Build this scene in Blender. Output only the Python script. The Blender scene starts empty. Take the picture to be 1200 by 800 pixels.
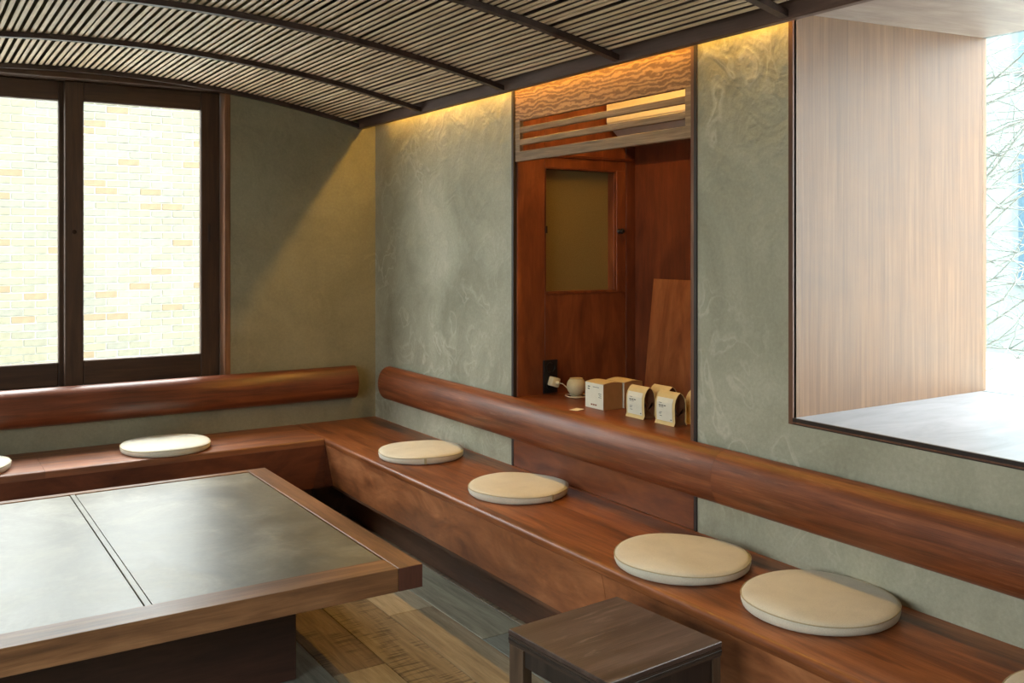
import bpy, bmesh, math, random
from mathutils import Vector, Matrix

random.seed(7)
S = bpy.context.scene
COL = S.collection
PI = math.pi

# ------------------------------------------------------------------ camera
H = 1.35
YAW = math.atan(716.0 / 1113.0)
cam_d = bpy.data.cameras.new('camera')
cam_d.sensor_fit = 'HORIZONTAL'
cam_d.sensor_width = 36.0
cam_d.lens = 36.0 * 1113.0 / 1200.0
cam_d.shift_y = -112.0 / 1200.0
cam_d.clip_start = 0.02
cam = bpy.data.objects.new('camera', cam_d)
COL.objects.link(cam)
cam.location = (0, 0, H)
cam.rotation_euler = (PI / 2, 0, -YAW)
S.camera = cam

# ------------------------------------------------------------------ world, exposure
S.view_settings.view_transform = 'Standard'
S.view_settings.look = 'None'
S.view_settings.gamma = 1.0
S.view_settings.use_curve_mapping = False
S.view_settings.exposure = 1.46
SKY = 7.5      # zenith radiance of a standard overcast sky: L = Lz (1 + 2 sin(elevation)) / 3
w = bpy.data.worlds.new('overcast_sky')
S.world = w
w.use_nodes = True
bg = w.node_tree.nodes['Background']
bg.inputs['Color'].default_value = (0.99, 1.0, 0.985, 1)
wnt = w.node_tree
wtc = wnt.nodes.new('ShaderNodeTexCoord')
wsx = wnt.nodes.new('ShaderNodeSeparateXYZ')
wmx = wnt.nodes.new('ShaderNodeMath')
wmx.operation = 'MAXIMUM'
wmx.inputs[1].default_value = 0.0
wma = wnt.nodes.new('ShaderNodeMath')
wma.operation = 'MULTIPLY_ADD'
wma.inputs[1].default_value = SKY * 2 / 3
wma.inputs[2].default_value = SKY / 3
wnt.links.new(wtc.outputs['Generated'], wsx.inputs[0])
wnt.links.new(wsx.outputs['Z'], wmx.inputs[0])
wnt.links.new(wmx.outputs[0], wma.inputs[0])
wnt.links.new(wma.outputs[0], bg.inputs['Strength'])


def portal(name, loc, rot, sx, sy):
    l = bpy.data.lights.new(name, 'AREA')
    l.shape = 'RECTANGLE'
    l.size, l.size_y = sx, sy
    l.cycles.is_portal = True
    o = bpy.data.objects.new(name, l)
    COL.objects.link(o)
    o.location = loc
    o.rotation_euler = rot
    return o


# openings that let the sky in (portals only guide the sampling of the sky)
portal('portal_back', (0.63, 4.93, 1.42), (-PI / 2, 0, 0), 1.5, 1.4)
portal('portal_bay', (3.17, 0.64, 1.45), (0, PI / 2, 0), 1.3, 2.6)
portal('portal_left', (-2.78, 1.05, 1.62), (0, -PI / 2, 0), 1.56, 3.1)


# ------------------------------------------------------------------ materials
def lin(c):
    c = c / 255.0
    return c / 12.92 if c <= 0.04045 else ((c + 0.055) / 1.055) ** 2.4


def rgb(r, g, b):
    return (lin(r), lin(g), lin(b), 1.0)


def new_mat(name):
    m = bpy.data.materials.new(name)
    m.use_nodes = True
    nt = m.node_tree
    return m, nt, nt.nodes['Principled BSDF']


def N(nt, t, **kw):
    n = nt.nodes.new(t)
    for k, v in kw.items():
        setattr(n, k, v)
    return n


def ramp(nt, src, stops):
    r = N(nt, 'ShaderNodeValToRGB')
    el = r.color_ramp.elements
    while len(el) < len(stops):
        el.new(0.5)
    for e, (p, c) in zip(el, stops):
        e.position = p
        e.color = c
    nt.links.new(src, r.inputs['Fac'])
    return r.outputs['Color']


def noise(nt, vec, scale, detail=4, rough=0.55, dist=0.0, wsrc=None):
    n = N(nt, 'ShaderNodeTexNoise')
    n.inputs['Scale'].default_value = scale
    n.inputs['Detail'].default_value = detail
    n.inputs['Roughness'].default_value = rough
    n.inputs['Distortion'].default_value = dist
    if wsrc is not None:
        n.noise_dimensions = '4D'
        nt.links.new(wsrc, n.inputs['W'])
    nt.links.new(vec, n.inputs['Vector'])
    return n.outputs['Fac']


def mapped(nt, scale=(1, 1, 1), rot=(0, 0, 0)):
    tc = N(nt, 'ShaderNodeTexCoord')
    mp = N(nt, 'ShaderNodeMapping')
    mp.inputs['Scale'].default_value = scale
    mp.inputs['Rotation'].default_value = rot
    nt.links.new(tc.outputs['Object'], mp.inputs['Vector'])
    return mp.outputs['Vector']


def obj_rand(nt, k=20.0):
    oi = N(nt, 'ShaderNodeObjectInfo')
    mu = N(nt, 'ShaderNodeMath', operation='MULTIPLY')
    mu.inputs[1].default_value = k
    nt.links.new(oi.outputs['Random'], mu.inputs[0])
    return mu.outputs[0]


def mixc(nt, mode, fac, a, b):
    m = N(nt, 'ShaderNodeMix', data_type='RGBA', blend_type=mode)
    if isinstance(fac, float):
        m.inputs[0].default_value = fac
    else:
        nt.links.new(fac, m.inputs[0])
    for i, s in ((6, a), (7, b)):
        if isinstance(s, tuple):
            m.inputs[i].default_value = s
        else:
            nt.links.new(s, m.inputs[i])
    return m.outputs[2]


def bump(nt, p, src, strength, dist=0.002, prev=None):
    b = N(nt, 'ShaderNodeBump')
    b.inputs['Strength'].default_value = strength
    b.inputs['Distance'].default_value = dist
    nt.links.new(src, b.inputs['Height'])
    if prev is not None:
        nt.links.new(prev, b.inputs['Normal'])
    nt.links.new(b.outputs['Normal'], p.inputs['Normal'])
    return b.outputs['Normal']


def wood(name, dark, mid, light, axis='y', stretch=14.0, scale=2.4, rough=0.4, bmp=0.25, coat=0.0,
         fine=0.45, dist=0.6, wear=None, spec=0.5):
    m, nt, p = new_mat(name)
    sc = {'x': (1, stretch, stretch), 'y': (stretch, 1, stretch), 'z': (stretch, stretch, 1)}[axis]
    v = mapped(nt, sc)
    rnd = obj_rand(nt)
    n1 = noise(nt, v, scale, 5, 0.6, dist, rnd)
    col = ramp(nt, n1, [(0.28, dark), (0.5, mid), (0.74, light)])
    sc2 = tuple(s * 5.0 if s > 1 else s * 1.5 for s in sc)
    v2 = mapped(nt, sc2)
    n2 = noise(nt, v2, scale * 2, 3, 0.7, 0.2, rnd)
    f = ramp(nt, n2, [(0.3, (0.45, 0.45, 0.45, 1)), (0.62, (1, 1, 1, 1))])
    col = mixc(nt, 'MULTIPLY', fine, col, f)
    v3 = mapped(nt, (1, 1, 1))
    n3 = noise(nt, v3, 3.2, 4, 0.6, 0.4, rnd)
    f3 = ramp(nt, n3, [(0.3, (0.72, 0.70, 0.70, 1)), (0.7, (1.12, 1.1, 1.08, 1))])
    col = mixc(nt, 'MULTIPLY', 0.8, col, f3)
    if wear:
        n4 = noise(nt, mapped(nt, sc), scale * 1.7, 6, 0.75, 0.8, rnd)
        wf = ramp(nt, n4, [(0.56, (0, 0, 0, 1)), (0.72, (0.55, 0.55, 0.55, 1))])
        col = mixc(nt, 'MIX', wf, col, wear)
    nt.links.new(col, p.inputs['Base Color'])
    rr = N(nt, 'ShaderNodeMapRange')
    rr.inputs['To Min'].default_value = rough - 0.08
    rr.inputs['To Max'].default_value = rough + 0.12
    nt.links.new(n3, rr.inputs['Value'])
    nt.links.new(rr.outputs[0], p.inputs['Roughness'])
    p.inputs['Coat Weight'].default_value = coat
    p.inputs['Coat Roughness'].default_value = 0.25
    p.inputs['Specular IOR Level'].default_value = spec
    bump(nt, p, n2, bmp, 0.0015)
    return m


def plain(name, c, rough=0.5, metal=0.0, var=0.12, scale=30.0, bmp=0.05, spec=0.5):
    m, nt, p = new_mat(name)
    v = mapped(nt)
    n = noise(nt, v, scale, 4, 0.6)
    k = tuple(max(0.0, x * (1 - var)) for x in c[:3]) + (1,)
    l = tuple(min(1.0, x * (1 + var)) for x in c[:3]) + (1,)
    nt.links.new(ramp(nt, n, [(0.3, k), (0.7, l)]), p.inputs['Base Color'])
    p.inputs['Roughness'].default_value = rough
    p.inputs['Metallic'].default_value = metal
    p.inputs['Specular IOR Level'].default_value = spec
    if bmp:
        bump(nt, p, n, bmp, 0.001)
    return m


def plaster(name, dark, mid, light, mark, marks=1.0):
    m, nt, p = new_mat(name)
    v = mapped(nt)
    a = noise(nt, v, 1.7, 5, 0.6, 0.8)
    col = ramp(nt, a, [(0.3, dark), (0.5, mid), (0.72, light)])
    # trowel crescents: thin bright lips of strongly distorted noise
    b = noise(nt, v, 6.5, 2, 0.4, 1.7)
    lip = ramp(nt, b, [(0.52, (0, 0, 0, 1)), (0.60, (0.42 * marks,) * 3 + (1,)), (0.63, (0, 0, 0, 1))])
    c = noise(nt, v, 2.1, 2, 0.5)
    msk = ramp(nt, c, [(0.45, (0, 0, 0, 1)), (0.66, (1, 1, 1, 1))])
    lip = mixc(nt, 'MULTIPLY', 1.0, lip, msk)
    col = mixc(nt, 'MIX', lip, col, mark)
    g = noise(nt, v, 90.0, 3, 0.7)
    gf = ramp(nt, g, [(0.3, (0.82, 0.82, 0.82, 1)), (0.6, (1, 1, 1, 1)), (0.78, (1.15, 1.15, 1.15, 1))])
    col = mixc(nt, 'MULTIPLY', 0.6, col, gf)
    nt.links.new(col, p.inputs['Base Color'])
    p.inputs['Roughness'].default_value = 0.62
    p.inputs['Specular IOR Level'].default_value = 0.3
    d2 = noise(nt, v, 16.0, 3, 0.5, 1.4)
    n1 = bump(nt, p, b, 0.55, 0.012)
    n2 = bump(nt, p, d2, 0.35, 0.006, n1)
    bump(nt, p, g, 0.3, 0.002, n2)
    return m


M = {}
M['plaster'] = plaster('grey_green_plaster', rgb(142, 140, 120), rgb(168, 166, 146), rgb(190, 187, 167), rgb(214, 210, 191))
M['plaster_back'] = plaster('shaded_plaster', rgb(126, 120, 98), rgb(140, 134, 112), rgb(152, 146, 122), rgb(166, 160, 136), 0.5)  # back wall plaster, its shade put into a darker colour
M['ceiling'] = plaster('dark_ceiling_plaster', rgb(34, 30, 28), rgb(40, 36, 32), rgb(46, 42, 38), rgb(46, 42, 38), 0.2)
mah = (rgb(92, 48, 25), rgb(146, 84, 45), rgb(184, 115, 67))
M['bench_y'] = wood('reddish_bench_wood', *mah, axis='y', stretch=9, rough=0.38, coat=0.1, fine=0.6)
M['bench_x'] = wood('reddish_bench_wood_across', *mah, axis='x', stretch=9, rough=0.5, coat=0.2, spec=0.9)
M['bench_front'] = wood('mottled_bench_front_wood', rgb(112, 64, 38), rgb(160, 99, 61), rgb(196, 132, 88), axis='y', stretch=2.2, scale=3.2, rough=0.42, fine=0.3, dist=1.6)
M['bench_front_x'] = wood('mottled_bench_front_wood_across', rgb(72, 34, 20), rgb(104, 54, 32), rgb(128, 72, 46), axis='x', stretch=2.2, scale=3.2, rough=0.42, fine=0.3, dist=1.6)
M['kick'] = wood('dark_kick_board_wood', rgb(74, 46, 32), rgb(98, 64, 44), rgb(118, 80, 56), axis='y', stretch=6, rough=0.5)
M['rest_y'] = wood('worn_backrest_wood', rgb(88, 44, 24), rgb(132, 72, 40), rgb(164, 98, 58), axis='y', stretch=16, rough=0.42, coat=0.05, fine=0.65, wear=rgb(178, 128, 94))
M['rest_x'] = wood('worn_backrest_wood_across', rgb(74, 36, 20), rgb(116, 60, 34), rgb(144, 80, 46), axis='x', stretch=16, rough=0.36, coat=0.2)
ok = (rgb(88, 42, 22), rgb(124, 66, 34), rgb(152, 88, 48))
M['ply_z'] = wood('red_brown_plywood', *ok, axis='z', stretch=4, scale=2.6, rough=0.42, fine=0.3, dist=1.2)
M['ply_y'] = wood('red_brown_plywood_flat', *ok, axis='y', stretch=4, scale=2.6, rough=0.42, fine=0.3, dist=1.2)
M['ply_light'] = wood('lighter_plywood', rgb(112, 62, 34), rgb(146, 88, 50), rgb(172, 112, 68), axis='z', stretch=4, scale=2.6, rough=0.42, fine=0.3, dist=1.2)
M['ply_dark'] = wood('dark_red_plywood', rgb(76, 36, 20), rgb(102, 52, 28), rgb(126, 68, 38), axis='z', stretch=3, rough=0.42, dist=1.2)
M['edge_dark'] = plain('dark_edge_strip', rgb(44, 34, 30), 0.45)
M['edge_wood'] = wood('brown_edge_wood', rgb(80, 50, 34), rgb(110, 72, 50), rgb(138, 96, 70), axis='z', stretch=10, rough=0.5)


def curly(name, dark, mid, light):
    m, nt, p = new_mat(name)
    rnd = obj_rand(nt, 3.0)
    v = mapped(nt, (1.0, 0.38, 1.0))
    wv = N(nt, 'ShaderNodeTexWave', wave_type='BANDS', bands_direction='Z')
    wv.inputs['Scale'].default_value = 17.0
    wv.inputs['Distortion'].default_value = 13.0
    wv.inputs['Detail'].default_value = 4.0
    wv.inputs['Detail Scale'].default_value = 1.1
    wv.inputs['Detail Roughness'].default_value = 0.62
    nt.links.new(v, wv.inputs['Vector'])
    col = ramp(nt, wv.outputs['Fac'], [(0.12, dark), (0.5, mid), (0.88, light)])
    n2 = noise(nt, mapped(nt, (3, 0.8, 3)), 2.2, 4, 0.6, 0.5, rnd)
    col = mixc(nt, 'MULTIPLY', 0.9, col, ramp(nt, n2, [(0.3, (0.7, 0.66, 0.62, 1)), (0.7, (1.12, 1.1, 1.08, 1))]))
    nt.links.new(col, p.inputs['Base Color'])
    p.inputs['Roughness'].default_value = 0.5
    bump(nt, p, wv.outputs['Fac'], 0.2, 0.001)
    return m


M['curly'] = curly('curly_brown_veneer', rgb(116, 84, 54), rgb(142, 106, 72), rgb(172, 136, 98))
M['grey_tan'] = wood('grey_tan_slat_wood', rgb(104, 82, 58), rgb(142, 116, 86), rgb(178, 150, 116), axis='y', stretch=18, scale=2.6, rough=0.5, fine=0.6, dist=1.2)
M['veneer'] = wood('pale_oak_veneer', rgb(104, 73, 46), rgb(125, 91, 60), rgb(142, 107, 74), axis='z', stretch=40, scale=2.2, rough=0.45, fine=0.5, dist=0.5)
M['soffit'] = wood('pale_soffit_veneer', rgb(128, 112, 102), rgb(154, 138, 128), rgb(174, 160, 150), axis='x', stretch=6, scale=2.0, rough=0.5, fine=0.25, dist=1.2)
M['slat'] = wood('tan_ceiling_slat_wood', rgb(194, 166, 132), rgb(218, 194, 162), rgb(236, 218, 190), axis='y', stretch=30, scale=3, rough=0.45, bmp=0.1)
M['rib'] = wood('dark_rib_wood', rgb(48, 34, 30), rgb(66, 48, 42), rgb(84, 62, 54), axis='y', stretch=8, rough=0.5)
M['beam'] = wood('brown_edge_beam_wood', rgb(70, 50, 42), rgb(92, 68, 58), rgb(112, 86, 74), axis='y', stretch=8, rough=0.5)
M['frame_z'] = wood('dark_window_frame_wood', rgb(58, 40, 28), rgb(78, 54, 38), rgb(100, 72, 52), axis='z', stretch=14, rough=0.45)
M['frame_x'] = wood('dark_window_frame_wood_across', rgb(58, 40, 28), rgb(78, 54, 38), rgb(100, 72, 52), axis='x', stretch=14, rough=0.45)
M['jamb'] = wood('brown_jamb_wood', rgb(96, 62, 40), rgb(126, 84, 56), rgb(150, 106, 74), axis='z', stretch=14, rough=0.45)
tab = (rgb(92, 62, 40), rgb(132, 92, 60), rgb(168, 124, 86))
M['table_x'] = wood('walnut_table_rail_across', *tab, axis='x', stretch=12, rough=0.4)
M['table_y'] = wood('walnut_table_rail', *tab, axis='y', stretch=12, rough=0.4)
M['table_end'] = wood('dark_table_end_grain', rgb(74, 42, 32), rgb(98, 58, 44), rgb(116, 72, 56), axis='z', stretch=5, rough=0.5)
M['table_base'] = wood('dark_table_base_wood', rgb(50, 30, 22), rgb(68, 42, 32), rgb(84, 54, 42), axis='x', stretch=8, rough=0.5)
M['stool'] = wood('dark_worn_stool_wood', rgb(56, 43, 38), rgb(80, 64, 58), rgb(102, 84, 77), axis='x', stretch=9, rough=0.36, wear=rgb(158, 140, 128))
M['stool_dark'] = wood('black_brown_stool_wood', rgb(34, 26, 22), rgb(48, 38, 32), rgb(62, 50, 42), axis='z', stretch=9, rough=0.5)
M['stool_leg'] = wood('brown_stool_leg_wood', rgb(66, 50, 38), rgb(88, 68, 52), rgb(106, 84, 66), axis='z', stretch=12, rough=0.5)
M['ply_edge'] = wood('layered_ply_edge', rgb(40, 30, 24), rgb(66, 50, 40), rgb(92, 74, 60), axis='z', stretch=0.05, scale=9, rough=0.55)
M['black'] = plain('black_plastic', rgb(22, 22, 23), 0.4)
M['cushion'] = None
M['ground'] = plain('pale_paving', rgb(180, 180, 175), 0.9, scale=4)
M['mortar'] = plain('pale_mortar', rgb(164, 165, 161), 0.95)
for i, c in enumerate([(114, 111, 95), (109, 107, 94), (117, 115, 102), (114, 100, 80), (108, 107, 98)]):
    M['brick%d' % i] = plain('yellow_brick_%s' % 'abcde'[i], rgb(*c), 0.9, var=0.16, scale=14, bmp=0.3)
M['kraft'] = plain('kraft_card', rgb(176, 128, 76), 0.75, var=0.08)
M['white_paper'] = plain('white_label_paper', rgb(226, 220, 200), 0.7, var=0.04)
M['cream_paper'] = plain('cream_pouch_paper', rgb(216, 188, 128), 0.65, var=0.06)
M['gusset'] = plain('brown_pouch_gusset', rgb(104, 66, 38), 0.6, var=0.15)
M['print'] = plain('dark_print', rgb(70, 68, 60), 0.7, var=0.02)
M['print_red'] = plain('brown_print', rgb(140, 84, 52), 0.7, var=0.02)
M['plastic'] = plain('white_plastic', rgb(226, 214, 180), 0.35, var=0.03)
M['fabric_shell'] = plain('oatmeal_speaker_shell', rgb(204, 190, 152), 0.7, var=0.06, scale=120)
M['ac_white'] = plain('white_appliance_plastic', rgb(226, 222, 208), 0.35, var=0.02)
M['ac_grey'] = plain('shaded_appliance_plastic', rgb(186, 180, 172), 0.4, var=0.02)  # flap toned grey to stand in for shade on the slanted underside
M['brass'] = plain('dark_hinge_metal', rgb(60, 44, 32), 0.4, 0.8)
M['facade'] = plain('pale_facade', rgb(100, 114, 114), 0.9, scale=3)
M['facade_frame'] = plain('grey_facade_frame', rgb(82, 96, 100), 0.7)
M['facade_glass'] = plain('blue_grey_window', rgb(60, 84, 98), 0.15)
M['bark'] = plain('pale_bark', rgb(126, 132, 130), 0.9, var=0.3, scale=25, bmp=0.4)


def make_fabric(name, c):
    m, nt, p = new_mat(name)
    v = mapped(nt)
    wv = noise(nt, v, 420.0, 2, 0.5)
    sf = noise(nt, v, 9.0, 4, 0.6, 0.5, obj_rand(nt))
    a = tuple(x * 0.86 for x in c[:3]) + (1,)
    col = ramp(nt, sf, [(0.3, a), (0.65, c)])
    f = ramp(nt, wv, [(0.3, (0.86, 0.86, 0.86, 1)), (0.7, (1, 1, 1, 1))])
    nt.links.new(mixc(nt, 'MULTIPLY', 1.0, col, f), p.inputs['Base Color'])
    p.inputs['Roughness'].default_value = 0.9
    p.inputs['Sheen Weight'].default_value = 0.15
    p.inputs['Specular IOR Level'].default_value = 0.2
    n1 = bump(nt, p, wv, 0.25, 0.0006)
    bump(nt, p, sf, 0.4, 0.004, n1)
    return m


M['cushion'] = make_fabric('cream_linen', rgb(230, 223, 205))
M['piping'] = make_fabric('beige_linen_piping', rgb(198, 184, 150))


def make_stone(name):
    m, nt, p = new_mat(name)
    v = mapped(nt)
    a = noise(nt, v, 4.0, 8, 0.66, 0.6)
    col = ramp(nt, a, [(0.3, rgb(84, 78, 62)), (0.5, rgb(112, 105, 86)), (0.72, rgb(146, 139, 118))])
    b = noise(nt, v, 55.0, 4, 0.7)
    f = ramp(nt, b, [(0.3, (0.72, 0.72, 0.72, 1)), (0.6, (1, 1, 1, 1))])
    nt.links.new(mixc(nt, 'MULTIPLY', 0.6, col, f), p.inputs['Base Color'])
    r = N(nt, 'ShaderNodeMapRange')
    r.inputs['To Min'].default_value = 0.30
    r.inputs['To Max'].default_value = 0.50
    nt.links.new(a, r.inputs['Value'])
    nt.links.new(r.outputs[0], p.inputs['Roughness'])
    p.inputs['Specular IOR Level'].default_value = 0.9
    n1 = bump(nt, p, a, 0.25, 0.004)
    bump(nt, p, b, 0.12, 0.001, n1)
    return m


M['stone'] = make_stone('grey_slate')


def make_marble(name):
    m, nt, p = new_mat(name)
    v = mapped(nt, (1, 3.5, 1))
    a = noise(nt, v, 2.2, 7, 0.62, 1.2)
    nt.links.new(ramp(nt, a, [(0.3, rgb(130, 135, 143)), (0.52, rgb(150, 155, 163)), (0.72, rgb(164, 168, 175))]), p.inputs['Base Color'])
    p.inputs['Roughness'].default_value = 0.38
    return m


M['marble'] = make_marble('white_marble')


def make_glass(name, tint, refl=0.06):
    m, nt, p = new_mat(name)
    nt.nodes.remove(p)
    out = nt.nodes['Material Output']
    t = N(nt, 'ShaderNodeBsdfTransparent')
    t.inputs['Color'].default_value = tint
    g = N(nt, 'ShaderNodeBsdfGlossy')
    g.inputs['Roughness'].default_value = 0.02
    fc = N(nt, 'ShaderNodeLayerWeight')
    pw = N(nt, 'ShaderNodeMath', operation='POWER')
    pw.inputs[1].default_value = 5.0
    nt.links.new(fc.outputs['Facing'], pw.inputs[0])
    lw = N(nt, 'ShaderNodeMath', operation='MULTIPLY_ADD')
    lw.inputs[1].default_value = 0.7
    lw.inputs[2].default_value = 0.03
    nt.links.new(pw.outputs[0], lw.inputs[0])
    mx = N(nt, 'ShaderNodeMixShader')
    nt.links.new(lw.outputs[0], mx.inputs[0])
    nt.links.new(t.outputs[0], mx.inputs[1])
    nt.links.new(g.outputs[0], mx.inputs[2])
    nt.links.new(mx.outputs[0], out.inputs['Surface'])
    return m


M['glass'] = make_glass('clear_glass', (0.95, 0.98, 0.98, 1))


def make_frost(name):
    m, nt, p = new_mat(name)
    v = mapped(nt)
    a = noise(nt, v, 260.0, 2, 0.5)
    nt.links.new(ramp(nt, a, [(0.35, rgb(120, 104, 60)), (0.65, rgb(132, 116, 72))]), p.inputs['Base Color'])
    p.inputs['Roughness'].default_value = 0.5
    bump(nt, p, a, 0.1, 0.0005)
    return m


M['frost'] = make_frost('olive_frosted_pane')


def emit(name, c, s):
    m, nt, p = new_mat(name)
    p.inputs['Base Color'].default_value = (0.8, 0.8, 0.8, 1)
    p.inputs['Emission Color'].default_value = c
    p.inputs['Emission Strength'].default_value = s
    return m


M['led'] = emit('warm_led_diffuser', (1.0, 0.56, 0.10, 1), 66.0)
M['led_alcove'] = emit('warm_alcove_led_diffuser', (1.0, 0.56, 0.14, 1), 75.0)


def plank_mat(name, dark, mid, light, saw=False):
    m, nt, p = new_mat(name)
    rnd = obj_rand(nt)
    n1 = noise(nt, mapped(nt, (11, 1, 11)), 2.6, 6, 0.65, 0.9, rnd)
    col = ramp(nt, n1, [(0.3, dark), (0.5, mid), (0.72, light)])
    n2 = noise(nt, mapped(nt, (60, 3, 60)), 4.0, 3, 0.7, 0.2, rnd)
    col = mixc(nt, 'MULTIPLY', 0.5, col, ramp(nt, n2, [(0.3, (0.5, 0.5, 0.5, 1)), (0.6, (1, 1, 1, 1))]))
    if saw:
        n3 = noise(nt, mapped(nt, (2.5, 30, 1)), 3.0, 2, 0.6, 0.3, rnd)
        k = noise(nt, mapped(nt, (7, 2, 1)), 1.5, 2, 0.5, 0.0, rnd)
        s = ramp(nt, n3, [(0.40, (0.42, 0.40, 0.38, 1)), (0.50, (1, 1, 1, 1))])
        km = ramp(nt, k, [(0.46, (0, 0, 0, 1)), (0.56, (1, 1, 1, 1))])
        col = mixc(nt, 'MULTIPLY', km, col, s)
    nt.links.new(col, p.inputs['Base Color'])
    p.inputs['Roughness'].default_value = 0.5
    bump(nt, p, n2, 0.2, 0.001)
    return m


M['plank_tan'] = plank_mat('tan_plank', rgb(128, 114, 92), rgb(158, 144, 118), rgb(182, 168, 142))
M['plank_saw'] = plank_mat('sawn_tan_plank', rgb(124, 108, 84), rgb(152, 136, 108), rgb(176, 160, 132), True)
M['plank_pale'] = plank_mat('pale_plank', rgb(160, 148, 122), rgb(186, 174, 148), rgb(202, 192, 168))
M['plank_brown'] = plank_mat('brown_plank', rgb(98, 80, 62), rgb(128, 108, 86), rgb(152, 132, 108), True)
M['plank_grey'] = plank_mat('grey_plank', rgb(122, 120, 104), rgb(152, 148, 130), rgb(176, 172, 152))
M['plank_slate'] = plank_mat('slate_grey_plank', rgb(106, 110, 102), rgb(132, 134, 124), rgb(154, 156, 144))


# ------------------------------------------------------------------ mesh helpers
def box(bm, x0, x1, y0, y1, z0, z1, bev=0.0, seg=1):
    g = bmesh.ops.create_cube(bm, size=1.0)
    vs = g['verts']
    for v in vs:
        v.co = Vector(((x0 + x1) / 2 + v.co.x * (x1 - x0), (y0 + y1) / 2 + v.co.y * (y1 - y0), (z0 + z1) / 2 + v.co.z * (z1 - z0)))
    if bev > 0:
        es = {e for v in vs for e in v.link_edges}
        bmesh.ops.bevel(bm, geom=list(es), offset=bev, segments=seg, affect='EDGES', profile=0.5)
    return bm


def B(*a, **k):
    return box(bmesh.new(), *a, **k)


def prism(bm, pts, axis, a, b):
    """closed 2D profile extruded along an axis; pts are (u, v) in the other two axes in xyz order"""
    def co(u, v, t):
        return {'x': (t, u, v), 'y': (u, t, v), 'z': (u, v, t)}[axis]
    A = [bm.verts.new(co(u, v, a)) for u, v in pts]
    C = [bm.verts.new(co(u, v, b)) for u, v in pts]
    n = len(pts)
    bm.faces.new(A)
    bm.faces.new(C[::-1])
    for i in range(n):
        bm.faces.new((A[i], C[i], C[(i + 1) % n], A[(i + 1) % n]))
    bmesh.ops.recalc_face_normals(bm, faces=bm.faces)
    return bm


def lathe(bm, prof, n=32, cx=0, cy=0):
    rings = []
    for r, z in prof:
        if r < 1e-6:
            rings.append([bm.verts.new((cx, cy, z))])
        else:
            rings.append([bm.verts.new((cx + r * math.cos(2 * PI * i / n), cy + r * math.sin(2 * PI * i / n), z)) for i in range(n)])
    for a, b in zip(rings, rings[1:]):
        for i in range(n):
            j = (i + 1) % n
            if len(a) == 1 and len(b) > 1:
                bm.faces.new((a[0], b[i], b[j]))
            elif len(b) == 1 and len(a) > 1:
                bm.faces.new((a[i], a[j], b[0]))
            elif len(a) > 1:
                bm.faces.new((a[i], a[j], b[j], b[i]))
    bmesh.ops.recalc_face_normals(bm, faces=bm.faces)
    return bm


def tube(bm, pts, radii, n=6):
    pts = [Vector(p) for p in pts]
    if not hasattr(radii, '__len__'):
        radii = [radii] * len(pts)
    rings = []
    for i, p in enumerate(pts):
        d = (pts[min(i + 1, len(pts) - 1)] - pts[max(i - 1, 0)]).normalized()
        up = Vector((0, 0, 1)) if abs(d.z) < 0.9 else Vector((1, 0, 0))
        a = d.cross(up).normalized()
        b = d.cross(a).normalized()
        rings.append([bm.verts.new(p + (a * math.cos(2 * PI * k / n) + b * math.sin(2 * PI * k / n)) * radii[i]) for k in range(n)])
    for r0, r1 in zip(rings, rings[1:]):
        for k in range(n):
            bm.faces.new((r0[k], r0[(k + 1) % n], r1[(k + 1) % n], r1[k]))
    bm.faces.new(rings[0][::-1])
    bm.faces.new(rings[-1])
    bmesh.ops.recalc_face_normals(bm, faces=bm.faces)
    return bm


def base_of(p):
    v = Vector((0, 0, 0))
    while p is not None:
        v += Vector(p.location)
        p = p.parent
    return v


def obj(name, bm, mat, parent=None, smooth=False, loc=None, local=False):
    """link one mesh object; world coordinates unless local"""
    me = bpy.data.meshes.new(name)
    o = bpy.data.objects.new(name, me)
    COL.objects.link(o)
    if parent is not None:
        o.parent = parent
    if loc is not None and parent is None:
        o.location = loc
    if not local:
        off = base_of(parent) if parent is not None else Vector(loc or (0, 0, 0))
        bmesh.ops.translate(bm, verts=bm.verts, vec=-off)
    bm.normal_update()
    bm.to_mesh(me)
    bm.free()
    me.materials.append(mat)
    if smooth:
        for p in me.polygons:
            p.use_smooth = True
        if smooth == 'auto':
            me.set_sharp_from_angle(angle=math.radians(38))
    return o


def thing(name, label, cat, loc, rz=0.0, group=None):
    o = bpy.data.objects.new(name, None)
    o.empty_display_size = 0.1
    COL.objects.link(o)
    o.location = loc
    o.rotation_euler = (0, 0, rz)
    return tag(o, label, cat, group)


def tag(o, label, cat, group=None):
    o['label'] = label
    o['category'] = cat
    if group:
        o['group'] = group
    return o


def struct(name, bm, mat, parent=None, smooth=False):
    o = obj(name, bm, mat, parent, smooth)
    o['kind'] = 'structure'
    return o


# ------------------------------------------------------------------ room shell
XW, YW, ZC = 2.18, 4.77, 2.6          # right wall plane, back wall plane, ceiling
NY0, NY1 = 2.275, 3.385               # alcove opening
BY0, BY1, BZ0, BZ1 = -0.6, 1.877, 0.85, 2.05   # bay opening
XG = 3.13                             # bay glass

bm = bmesh.new()
box(bm, XW, XW + 0.16, NY1, YW + 0.2, 0, ZC)
box(bm, XW, XW + 0.10, BY1 + 0.0185, NY0, 0, ZC)
box(bm, XW, XW + 0.10, -1.6, BY1 + 0.0185, 0, BZ0 - 0.018)
box(bm, XW, XW + 0.10, -1.6, BY1 + 0.0185, BZ1 + 0.018, ZC)
box(bm, XW, XW + 0.10, -1.6, BY0, BZ0 - 0.018, BZ1)
box(bm, XW, XW + 0.10, NY0, NY1, 2.45, ZC)
box(bm, XW + 0.012, XW + 0.10, NY0 + 0.019, NY1 - 0.019, 0, 0.4205)
struct('wall_right', bm, M['plaster'])

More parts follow.
